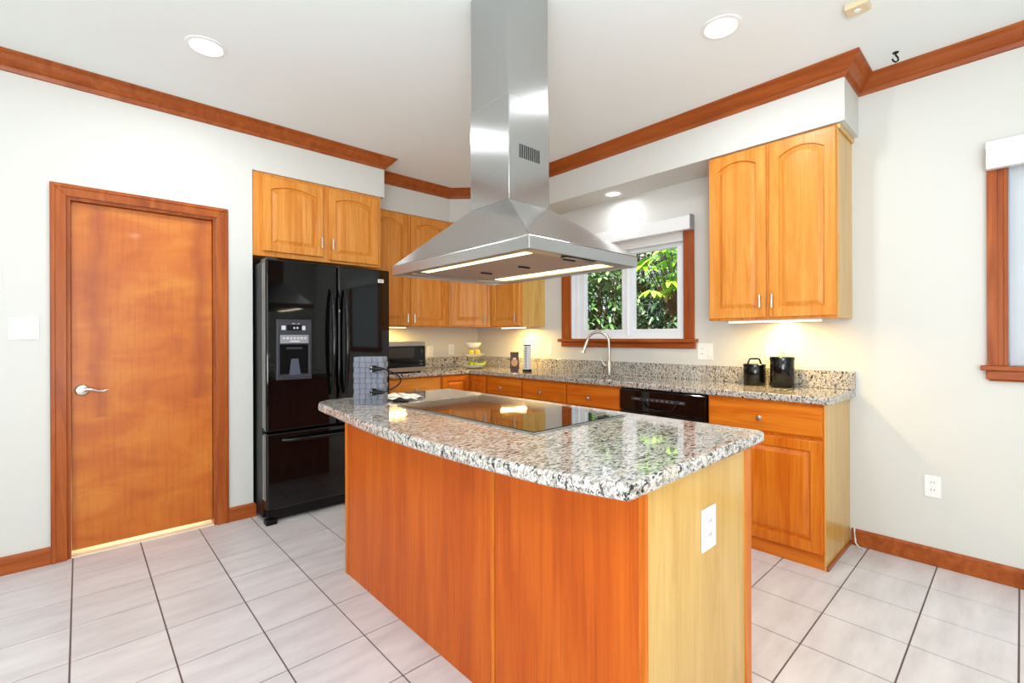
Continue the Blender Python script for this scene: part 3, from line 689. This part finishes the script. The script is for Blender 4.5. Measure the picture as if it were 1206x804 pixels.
# ------------------------------------------------------------------ refrigerator
t = thing('refrigerator', 'glossy black french door refrigerator with ice dispenser beside the wooden door', 'refrigerator', (1.35, 3.8, 0))
fx0, fx1, ff = .905, 1.800, 3.375
obj('cabinet_body', bxm(fx0, fx1, ff+.09, 4.2, .03, 1.755), BLACKM, t, bev=.005)
dm = 1.385
dl = obj('door', bxm(fx0, dm-.004, ff, ff+.08, .615, 1.768), BLACK, t, bev=.012, seg=3)
dr = obj('door', bxm(dm+.004, fx1, ff, ff+.08, .615, 1.768), BLACK, t, bev=.012, seg=3)
fz = obj('freezer_drawer', bxm(fx0, fx1, ff, ff+.08, .095, .603), BLACK, t, bev=.012, seg=3)
obj('base_grille', bxm(fx0+.02, fx1-.02, ff+.04, ff+.09, .02, .09), BLACKM, t)
for x in (fx0+.03, fx1-.03): obj('foot', bxm(x-.035, x+.035, ff-.01, ff+.06, 0, .035), BLACKM, t, bev=.008)
obj('hinge_cover', bxm(fx0+.01, fx0+.08, ff+.02, ff+.16, 1.756, 1.780), DGREY, t, bev=.006)
obj('edge_reflection', boxes([(fx0-.003, fx0, ff+.050, ff+.078, .64, 1.745)]), GREYL, dl)  # strips paint the reflected light on the door side
obj('edge_reflection', boxes([(fx0-.003, fx0, ff+.018, ff+.032, .64, 1.745)]), GREYL, dl)
obj('edge_reflection', boxes([(fx0-.003, fx0, ff+.050, ff+.078, .16, .59), (fx0-.003, fx0, ff+.018, ff+.032, .16, .59)]), GREYL, fz)
def fhandle(x, par):
    bm = bmesh.new(); pts = []
    for k in range(17):
        s = k/16; pts.append((x, ff-.012-.055*math.sin(math.pi*s)**.6, .835+s*.755))
    tube(bm, pts, [.010+.006*math.sin(math.pi*k/16) for k in range(17)], 12); obj('handle', bm, BLACK, par, smooth=True)
fhandle(dm-.052, dl); fhandle(dm+.046, dr)
bm = bmesh.new(); tube(bm, [(1.0+s/16*.70, ff-.01-.045*math.sin(math.pi*s/16)**.5, .555) for s in range(17)], .011, 12); obj('handle', bm, BLACK, fz, smooth=True)
# dispenser
dx0, dx1, dz0, dz1 = .965, 1.193, .958, 1.368
bm = bmesh.new(); gridx(bm, [dx0, dx0+.022, dx1-.022, dx1], [dz0, dz0+.03, 1.195, dz1], lambda x, z: not (dx0+.022 < x < dx1-.022 and dz0+.03 < z < 1.195), ff-.018, ff, lambda u, v, q: (u, q, v))
dp = obj('water_dispenser', bm, DGREY, dl, bev=.005, seg=3, label='grey-framed ice and water dispenser')
# dispenser details are welded into a second part on the same door (three levels at most)
obj('dispenser_cavity', bxm(dx0+.022, dx1-.022, ff-.004, ff-.001, dz0+.03, 1.195), pmat('cavity_black', (6, 6, 7), .6, spec=.1), dl)
obj('dispenser_strip', bxm(dx0+.022, dx1-.022, ff-.022, ff-.017, 1.205, 1.262), GREYS, dl, bev=.001)
BG = pmat('button_grey', (196, 198, 204), .4)
for k in range(7):
    bm = bmesh.new(); lathe(bm, (dx0+.045+k*.023, ff-.022, 1.240), [(.008, 0), (.007, -.003)], 12, 'y'); obj('dispenser_button', bm, BG, dl)
obj('printed_line', bxm(1.05, 1.11, ff-.024, ff-.022, 1.214, 1.224), BG, dl)
bm = bmesh.new(); box(bm, dx0+.065, dx1-.065, ff-.021, ff-.017, 1.292, 1.330); obj('dispenser_display', bm, BLACK, dl)
IC = pmat('icon_grey', (200, 204, 214), .4)
for x in (dx0+.042, dx1-.058): obj('display_icon', bxm(x-.012, x+.014, ff-.021, ff-.018, 1.296, 1.324), IC, dl)
for q in ((1.070, 1.082, ff-.022, ff-.021, 1.304, 1.316), (1.092, 1.102, ff-.022, ff-.021, 1.304, 1.316), (1.062, 1.082, ff-.021, ff-.018, 1.337, 1.341), (1.096, 1.112, ff-.021, ff-.018, 1.337, 1.341)): obj('display_icon', bxm(*q), IC, dl)
bm = bmesh.new(); v = [(1.045, .99), (1.12, .99), (1.105, 1.10), (1.060, 1.10)]
a = [bm.verts.new((x, ff-.018+(z-.99)*.08, z)) for x, z in v]; b = [bm.verts.new((x, ff-.008, z)) for x, z in v]; bm.faces.new(a); bm.faces.new(b[::-1])
for i in range(4): bm.faces.new((a[i], a[(i+1) % 4], b[(i+1) % 4], b[i]))
obj('dispenser_paddle', bm, pmat('smoked_plastic', (70, 74, 92), .15), dl)
obj('dispenser_spout', bxm(1.03, 1.13, ff-.016, ff-.006, 1.165, 1.178), DGREY, dl); obj('drip_tray', bxm(dx0+.025, dx1-.025, ff-.017, ff-.004, .988, .996), DGREY, dl)
bm = bmesh.new(); box(bm, 1.700, 1.748, ff-.003, ff, 1.668, 1.694); obj('badge', bm, WHITE, dr, bev=.0029)
bm = bmesh.new(); box(bm, 1.708, 1.740, ff-.0036, ff-.003, 1.676, 1.686); obj('badge_mark', bm, GREYS, dr)

# ------------------------------------------------------------------ microwave
t = thing('microwave', 'black and stainless countertop microwave on the back worktop beside the fridge', 'microwave', (2.15, 4.0, .92))
mx0, mx1, my, mz0, mz1 = 1.90, 2.392, 3.80, .930, 1.205
obj('body', bxm(mx0, mx1, my+.015, my+.36, mz0, mz1), BLACKM, t, bev=.006)
obj('front_trim', bxm(mx0, mx1, my, my+.015, mz1-.042, mz1), STEELR, t, bev=.003)
obj('front_trim', bxm(mx0, mx1, my, my+.015, mz0, mz0+.040), STEELR, t, bev=.003)
dd = obj('door', bxm(mx0, mx1, my-.003, my+.015, mz0+.041, mz1-.043), BLACK, t, bev=.002)
obj('door_window', bxm(mx0+.02, 2.27, my-.005, my-.003, 1.055, 1.148), pmat('smoked_window', (52, 46, 44), .15), dd)
bm = bmesh.new(); lathe(bm, (2.345, my-.003, 1.12), [(.020, 0), (.019, -.014), (.0, -.015)], 20, 'y'); obj('dial', bm, DGREY, dd, smooth=True)
for x, z in ((2.33, 1.02), (2.35, 1.02), (2.33, .995), (2.35, .995)): obj('button', bxm(x, x+.012, my-.0045, my-.003, z, z+.006), GREYS, dd)
for x in (mx0+.04, mx1-.04):
    for y in (my+.05, my+.31): obj('foot', bxm(x-.012, x+.012, y-.012, y+.012, .9203, .930), BLACKM, t)

# ------------------------------------------------------------------ small objects
GLAZE = pmat('white_ceramic', (240, 238, 230), .2, coat=.5)
fc = Vector((3.02, 3.87, .9203))
t = thing('fruit_stand', 'two-tier white fruit stand topped by a bowl in the worktop corner', 'fruit stand', tuple(fc))
bm = bmesh.new(); lathe(bm, fc, [(.05, 0), (.07, .004), (.112, .022), (.130, .038), (.125, .039), (.06, .014), (0, .010)], 36, cap=False); obj('plate', bm, GLAZE, t, smooth=True)
bm = bmesh.new(); lathe(bm, fc, [(.02, .117), (.07, .120), (.108, .136), (.122, .152), (.117, .153), (.06, .130), (0, .128)], 36, cap=False); obj('plate', bm, GLAZE, t, smooth=True)
bm = bmesh.new(); lathe(bm, fc, [(0, .208), (.035, .208), (.06, .222), (.082, .250), (.086, .266), (.082, .266), (.075, .250), (.05, .226), (0, .216)], 36, cap=False); obj('bowl', bm, GLAZE, t, smooth=True)
bm = bmesh.new(); tube(bm, [fc+Vector((0, 0, .01)), fc+Vector((0, 0, .208))], .006, 10); obj('post', bm, NICK, t, smooth=True)
YEL = pmat('banana_yellow', (222, 190, 60), .45, bump=.1, bscale=60); GRN = pmat('green_fruit', (130, 160, 50), .4, bump=.1, bscale=60)
def banana(c, ang, tilt, mat, label, s=1.0, name='banana', off=.0):
    bm = bmesh.new(); pts = []; n = 12
    for k in range(n+1):
        q = (k/n-.5)*2; x = q*.072*s; zz = .03*s*q*q
        pts.append(Vector(c)+Vector((x*math.cos(ang)-off*math.sin(ang), x*math.sin(ang)+off*math.cos(ang), zz)))
    rs = [max(.004, .016*s*math.sqrt(max(0, 1-((k/n-.5)*2)**4))) for k in range(n+1)]; rs[0] = .005; rs[-1] = .003
    tube(bm, pts, rs, 12); tag(obj(name, bm, mat, smooth=True), label, 'fruit')
banana(fc+Vector((-.050, -.030, .0375)), .9, 0, pmat('yellow_green_peel', (196, 188, 62), .45), 'yellow-green banana lying on the front left of the lower fruit plate', .85)
banana(fc+Vector((.030, -.060, .0385)), -.45, 0, GRN, 'green banana on the lower plate of the fruit stand', 1.0)
def fruit(c, r, mat, label, name='lemon'):
    bm = bmesh.new(); prof = [(0, -r*1.05), (r*.35, -r*.95), (r*.75, -r*.65), (r, 0), (r*.75, r*.65), (r*.35, r*.98), (r*.12, r*1.12), (0, r*1.15)]
    lathe(bm, c, prof, 20, 'x', cap=False); tag(obj(name, bm, mat, smooth=True), label, 'fruit')
fruit(fc+Vector((-.052, -.028, .170)), .029, YEL, 'left yellow lemon on the middle tier of the fruit stand')
fruit(fc+Vector((.012, -.055, .170)), .029, pmat('lemon_gold', (230, 186, 40), .45, bump=.1, bscale=80), 'right golden lemon on the middle tier of the fruit stand')
fruit(fc+Vector((.005, .055, .0465)), .031, GRN, 'round green lime at back of the lower fruit plate', 'lime')
# coffee bag
p = Vector((3.05, 3.275, .9203)); dR = Vector((.735, -.678, 0)); dF = Vector((.678, .735, 0))
def obox(bm, c, w0, w1, d, z0, z1, dtop=None):
    dtop = d if dtop is None else dtop; a = []
    for (ww, dd, z) in ((w0, d, z0), (w1, dtop, z1)):
        a.append([bm.verts.new(c+dR*sx*ww/2+dF*sy*dd/2+Vector((0, 0, z))) for sx, sy in ((-1, -1), (1, -1), (1, 1), (-1, 1))])
    bm.faces.new(a[0][::-1]); bm.faces.new(a[1])
    for k in range(4): bm.faces.new((a[0][k], a[0][(k+1) % 4], a[1][(k+1) % 4], a[1][k]))
t = thing('coffee_bag', 'dark brown coffee bag with tan picture standing on the worktop', 'bag', tuple(p))
bm = bmesh.new(); obox(bm, p, .072, .090, .05, 0, .035); obox(bm, p, .090, .078, .05, .0352, .15, .022); obox(bm, p, .078, .082, .018, .1502, .182, .008)
obj('pouch', bm, pmat('brown_foil', (74, 26, 22), .35, bump=.5, bscale=30), t, bev=.004)
bm = bmesh.new(); n = 24; q = p-dF*.0285
vs = [bm.verts.new(q+dR*.03*math.cos(2*math.pi*k/n)+Vector((0, 0, .082+.036*math.sin(2*math.pi*k/n)))+dF*(.082+.036*math.sin(2*math.pi*k/n)-.04)*.12) for k in range(n)]
bm.faces.new(vs); obj('picture_label', bm, pmat('tan_print', (206, 150, 96), .5, bump=.2), t)
bm = bmesh.new(); obox(bm, p-dF*.0215, .03, .03, .001, .112, .126); obj('label_band', bm, pmat('cream_print', (226, 205, 180), .5), t)
# white cylinder with scale
p = Vector((3.10, 3.155, .9203))
t = thing('cup_dispenser', 'tall white cylinder with black scale line and black base left of faucet', 'dispenser', tuple(p))
bm = bmesh.new(); lathe(bm, p, [(.042, 0), (.044, .006), (.044, .016), (.038, .020)]); obj('base', bm, BLACKM, t, smooth=True)
bm = bmesh.new(); lathe(bm, p, [(.036, .020), (.036, .238), (.034, .242)]); obj('tube_body', bm, pmat('satin_white_metal', (214, 218, 220), .3), t, smooth=True)
bm = bmesh.new(); lathe(bm, p, [(.037, .242), (.037, .249), (.033, .252)]); obj('rim_cap', bm, BLACKM, t, smooth=True)
bm = bmesh.new()
for k in range(8): obox(bm, p-dF*.0365-dR*.016, .014, .014, .004, .04+k*.025, .043+k*.025)
obox(bm, p-dF*.037-dR*.008, .003, .003, .004, .03, .235); obj('scale_marks', bm, BLACKM, t)
# canisters
def canister(c, r, h, label, loopw, loopz):
    t = thing('canister', label, 'canister', tuple(c), 'black canisters on the worktop')
    c = Vector(c); bm = bmesh.new(); lathe(bm, c, [(r*.96, 0), (r, .004), (r, h*.86), (r*.99, h*.88)], 36); obj('jar', bm, BLACK, t, smooth=True)
    bm = bmesh.new(); lathe(bm, c, [(r*1.01, h*.88), (r*1.04, h*.89), (r*1.04, h-.004), (r*.98, h), (0, h+.002)], 36); ld = obj('lid', bm, BLACK, t, smooth=True)
    bm = bmesh.new(); pts = []
    for k in range(13):
        a = math.pi*k/12; pts.append(c+dR*loopw*math.cos(a)*(1.0)+Vector((0, 0, h-.001+loopz*min(1, math.sin(a)*1.35))))
    tube(bm, pts, .0055, 10); obj('lid_handle', bm, BLACK if loopw > .03 else NICK, ld, smooth=True); return t
del t
canister((3.285, 1.197, .9203), .066, .140, 'short wide black canister with loop handle on lid', .042, .034)
canister((3.270, 1.026, .9203), .068, .192, 'tall black canister with small lid knob, right of the short one', .015, .028)
# woven box with plugs
bc = Vector((1.045, 2.150, .9203))
t = thing('woven_box', 'grey woven strap box standing upright on the far end of the island', 'box', tuple(bc))
wR, wF = dR, dF; BW, BD, BH = .140, .085, .228
bm = bmesh.new(); obox(bm, bc, BW-.008, BW-.008, BD-.008, 0, BH-.004); obj('core', bm, DGREY, t)
WV = pmat('grey_woven_strap', (112, 114, 126), .75, bump=.4, bscale=300)
bm = bmesh.new(); nc, nr = 5, 9
def patch(o, u, nrm, W_, i, ncol, j, lift):
    cw, chh = W_/ncol, BH/nr
    for (a, b, c2, d2, z0, z1) in ((i*cw, (i+1)*cw, lift, 0, j*chh, (j+1)*chh),):
        p0 = o+u*(a+.0008); p1 = o+u*(b-.0008); vs = []
        for k in range(5):
            s = k/4; bow = .0075*math.sin(math.pi*s)**.6+.001
            if lift:  vs.append((p0+(p1-p0)*s, bow, bow))
            else: vs.append((p0+(p1-p0)*s, .0015, .0015))
        lo = [bm.verts.new(q+nrm*b0+Vector((0, 0, z0+.0008))) for q, b0, _ in vs]; hi = [bm.verts.new(q+nrm*b0+Vector((0, 0, z1-.0008))) for q, b0, _ in vs]
        bo = [bm.verts.new(q-nrm*.003+Vector((0, 0, z0+.0008))) for q, b0, _ in vs]; bh = [bm.verts.new(q-nrm*.003+Vector((0, 0, z1-.0008))) for q, b0, _ in vs]
        for k in range(4):
            bm.faces.new((lo[k], lo[k+1], hi[k+1], hi[k])); bm.faces.new((lo[k+1], lo[k], bo[k], bo[k+1])); bm.faces.new((hi[k], hi[k+1], bh[k+1], bh[k]))
        bm.faces.new((lo[0], hi[0], bh[0], bo[0])); bm.faces.new((lo[4], bo[4], bh[4], hi[4]))
for side in range(4):
    u = (wR, wF, -wR, -wF)[side]; nrm = (-wF, wR, wF, -wR)[side]; W_ = (BW, BD, BW, BD)[side]; dep = (BD, BW, BD, BW)[side]; ncol = (5, 3, 5, 3)[side]
    o = bc-u*W_/2+nrm*(dep/2-.003)
    for i in range(ncol):
        for j in range(nr): patch(o, u, nrm, W_, i, ncol, j, (i+j) % 2)
obox(bm, bc, BW-.004, BW-.010, BD-.004, BH-.006, BH)
obj('woven_cover', bm, WV, t)
t = thing('power_cord', 'short black cord looping between two plugs on the woven box', 'cord', tuple(bc+Vector((0, 0, .1))))
pl = []
for z in (.172, .062):
    b0 = bc+wR*.030-wF*(BD/2+.0035)+Vector((0, 0, z)); bm = bmesh.new()
    tube(bm, [b0, b0-wF*.012, b0-wF*.022+wR*.006], [.017, .017, .012], 14); tube(bm, [b0-wF*.014-wR*.004, b0-wF*.016+wR*.035, b0-wF*.014+wR*.05], [.012, .009, .005], 12)
    q = obj('plug', bm, BLACKM, t, smooth=True); bm = bmesh.new()
    for dz in (-.008, .008): tube(bm, [b0-wF*.020+Vector((0, 0, dz))-wR*.006, b0-wF*.026+Vector((0, 0, dz))-wR*.006], .003, 8)
    obj('pin', bm, CHROME, q); pl.append(b0-wF*.014+wR*.05)
bm = bmesh.new(); a, b = pl; pts = []
for k in range(17):
    s = k/16; pts.append(a+(b-a)*s+wR*(.075*math.sin(math.pi*s)**.8)+wF*.02*math.sin(math.pi*s))
tube(bm, pts, .0038, 8); obj('cable', bm, BLACKM, t, smooth=True)
# towel
def towelm():
    m, tt, b = newmat('striped_towel'); tc = tt.nodes.new('ShaderNodeTexCoord'); wv = tt.nodes.new('ShaderNodeTexWave'); wv.inputs['Scale'].default_value = 14; wv.bands_direction = 'DIAGONAL'
    tt.links.new(tc.outputs['Object'], wv.inputs['Vector']); r = ramp(tt, [(.86, (236, 232, 224)), (.93, (150, 140, 128))]); tt.links.new(wv.outputs['Fac'], r.inputs['Fac']); tt.links.new(r.outputs['Color'], b.inputs['Base Color']); b.inputs['Roughness'].default_value = .9
    return m
tcn = Vector((1.23, 2.20, .9203)); bm = bmesh.new(); nu, nv = 22, 14; G = []
for i in range(nu+1):
    row = []
    for j in range(nv+1):
        u_, v_ = i/nu-.5, j/nv-.5
        z = .010+.013*abs(math.sin(u_*9+v_*4))*(1-abs(u_)*1.4)+.012*max(0, 1-((u_+.15)**2+(v_)**2)*14)+.004*math.sin(v_*17)
        row.append(bm.verts.new(tcn+wR*(u_*.20+.02*math.sin(v_*7))+wF*(v_*.12+.012*math.sin(u_*9))+Vector((0, 0, max(.004, z)))))
    G.append(row)
for i in range(nu):
    for j in range(nv): bm.faces.new((G[i][j], G[i+1][j], G[i+1][j+1], G[i][j+1]))
o = obj('dish_towel', bm, towelm(), smooth=True); sm = o.modifiers.new('s', 'SOLIDIFY'); sm.thickness = .003; sm.offset = -1
tag(o, 'crumpled white striped dish towel beside the woven box on the island', 'towel')
t = thing('spoon_rest', 'small black oval tray lying in front of the dish towel', 'tray', (1.19, 2.11, .9203))
bm = bmesh.new(); c0 = Vector((1.175, 2.095, .9203)); n = 20
L = []
for r, z in ((.75, 0), (1, .006), (.94, .007), (.7, .002)): L.append([bm.verts.new(c0+wR*.05*r*math.cos(2*math.pi*k/n)+wF*.016*r*math.sin(2*math.pi*k/n)+Vector((0, 0, z))) for k in range(n)])
for a, b in zip(L, L[1:]):
    for k in range(n): bm.faces.new((a[k], a[(k+1) % n], b[(k+1) % n], b[k]))
bm.faces.new(L[0][::-1]); bm.faces.new(L[-1]); obj('tray', bm, BLACKM, t, smooth=True)

# ------------------------------------------------------------------ lamps
GLOW = emis('downlight_glow', (255, 250, 240), 9)
def downlight(x, y, z, label, power, r=.075, glow=GLOW):
    t = thing('recessed_light', label, 'ceiling light', (x, y, z))
    bm = bmesh.new(); lathe(bm, (x, y, z), [(r+.018, 0), (r+.018, -.004), (r, -.007), (r-.004, -.002), (r-.004, 0)], 36, cap=False); obj('trim_ring', bm, WHITE, t, smooth=True)
    bm = bmesh.new(); lathe(bm, (x, y, z), [(r-.004, -.0005), (r-.004, -.003), (0, -.0035)], 36); obj('lens', bm, glow, t)
    lamp('downlight', 'AREA', (x, y, z-.02), power, (.92, .96, 1), aim=(x, y, 0), size=r*1.8, shape='DISK')
downlight(.486, 2.847, H, 'recessed ceiling light above the wooden door and fridge', 20)
downlight(2.299, .987, H, 'recessed ceiling light right of the hood chimney', 22)
downlight(3.234, 2.275, SZ, 'recessed light in soffit above the sink window', 3.5, .06, emis('sink_light_glow', (255, 252, 246), 3))
for x, y, l in ((-1.3, 1.2, 'left of camera'), (.6, -1.3, 'behind camera')): downlight(x, y, H, 'added unseen recessed ceiling light, '+l, 26)  # unseen lights added to even out the room brightness
UC = emis('under_cabinet_glow', (255, 232, 170), 6)
def ucl(x0, x1, y0, y1, z, label, p):
    t = thing('under_cabinet_light', label, 'light', ((x0+x1)/2, (y0+y1)/2, z-.012))
    obj('housing', bxm(x0, x1, y0, y1, z-.010, z-.0005), WHITE, t, bev=.002); obj('diffuser', bxm(x0+.004, x1-.004, y0+.004, y1-.004, z-.016, z-.010), UC, t)
    lamp('under_cabinet_lamp', 'AREA', ((x0+x1)/2, (y0+y1)/2, z-.02), p, (1, .68, .20), aim=((x0+x1)/2+(.03 if x1-x0 < y1-y0 else 0), (y0+y1)/2+(.03 if x1-x0 > y1-y0 else 0), 0), size=max(.02, x1-x0), size_y=y1-y0)
ucl(3.12, 3.17, .78, 1.30, 1.345, 'lit strip light under the cabinet above the black canisters', 13)
ucl(1.95, 2.32, 4.02, 4.07, 1.35, 'lit strip light under the wall cabinet above the microwave', 18)
ucl(3.13, 3.18, 3.24, 3.56, 1.345, 'lit strip light under the small cabinet left of the window', 13)
# ceiling oddments
t = thing('ceiling_hook', 'small black curled hook screwed into the ceiling at right', 'hook', (3.19, .448, H))
bm = bmesh.new(); c = Vector((3.19, .448, H)); tube(bm, [c, c+Vector((0, 0, -.014)), c+dR*.012+Vector((0, 0, -.028)), c+dR*.014+Vector((0, 0, -.042)), c+Vector((0, 0, -.052)), c-dR*.014+Vector((0, 0, -.044)), c-dR*.018+Vector((0, 0, -.034))], .004, 8)
lathe(bm, c, [(.014, 0), (.013, -.004), (0, -.006)], 14); obj('hook', bm, BLACKM, t, smooth=True)
t = thing('ceiling_sensor', 'beige square sensor mounted on the ceiling at top right', 'sensor', (2.60, .505, H))
obj('housing', bxm(2.56, 2.64, .455, .545, H-.028, H-.0002), pmat('beige_plastic', (226, 206, 170), .5), t, bev=.006)
bm = bmesh.new(); lathe(bm, (2.60, .50, H-.028), [(.014, 0), (.012, -.004), (0, -.006)], 16); obj('lens', bm, WHITE, t)
bm = bmesh.new(); tube(bm, [(WX-.012, .676, 0.10), (WX-.012, .672, .05), (WX-.02, .668, .018), (WX-.03, .655, .006), (WX-.05, .64, .005), (WX-.06, .62, .005)], .004, 8)
tag(obj('cable', bm, WHITE, smooth=True), 'short white cable stub on the floor beside the end base cabinet', 'cable')
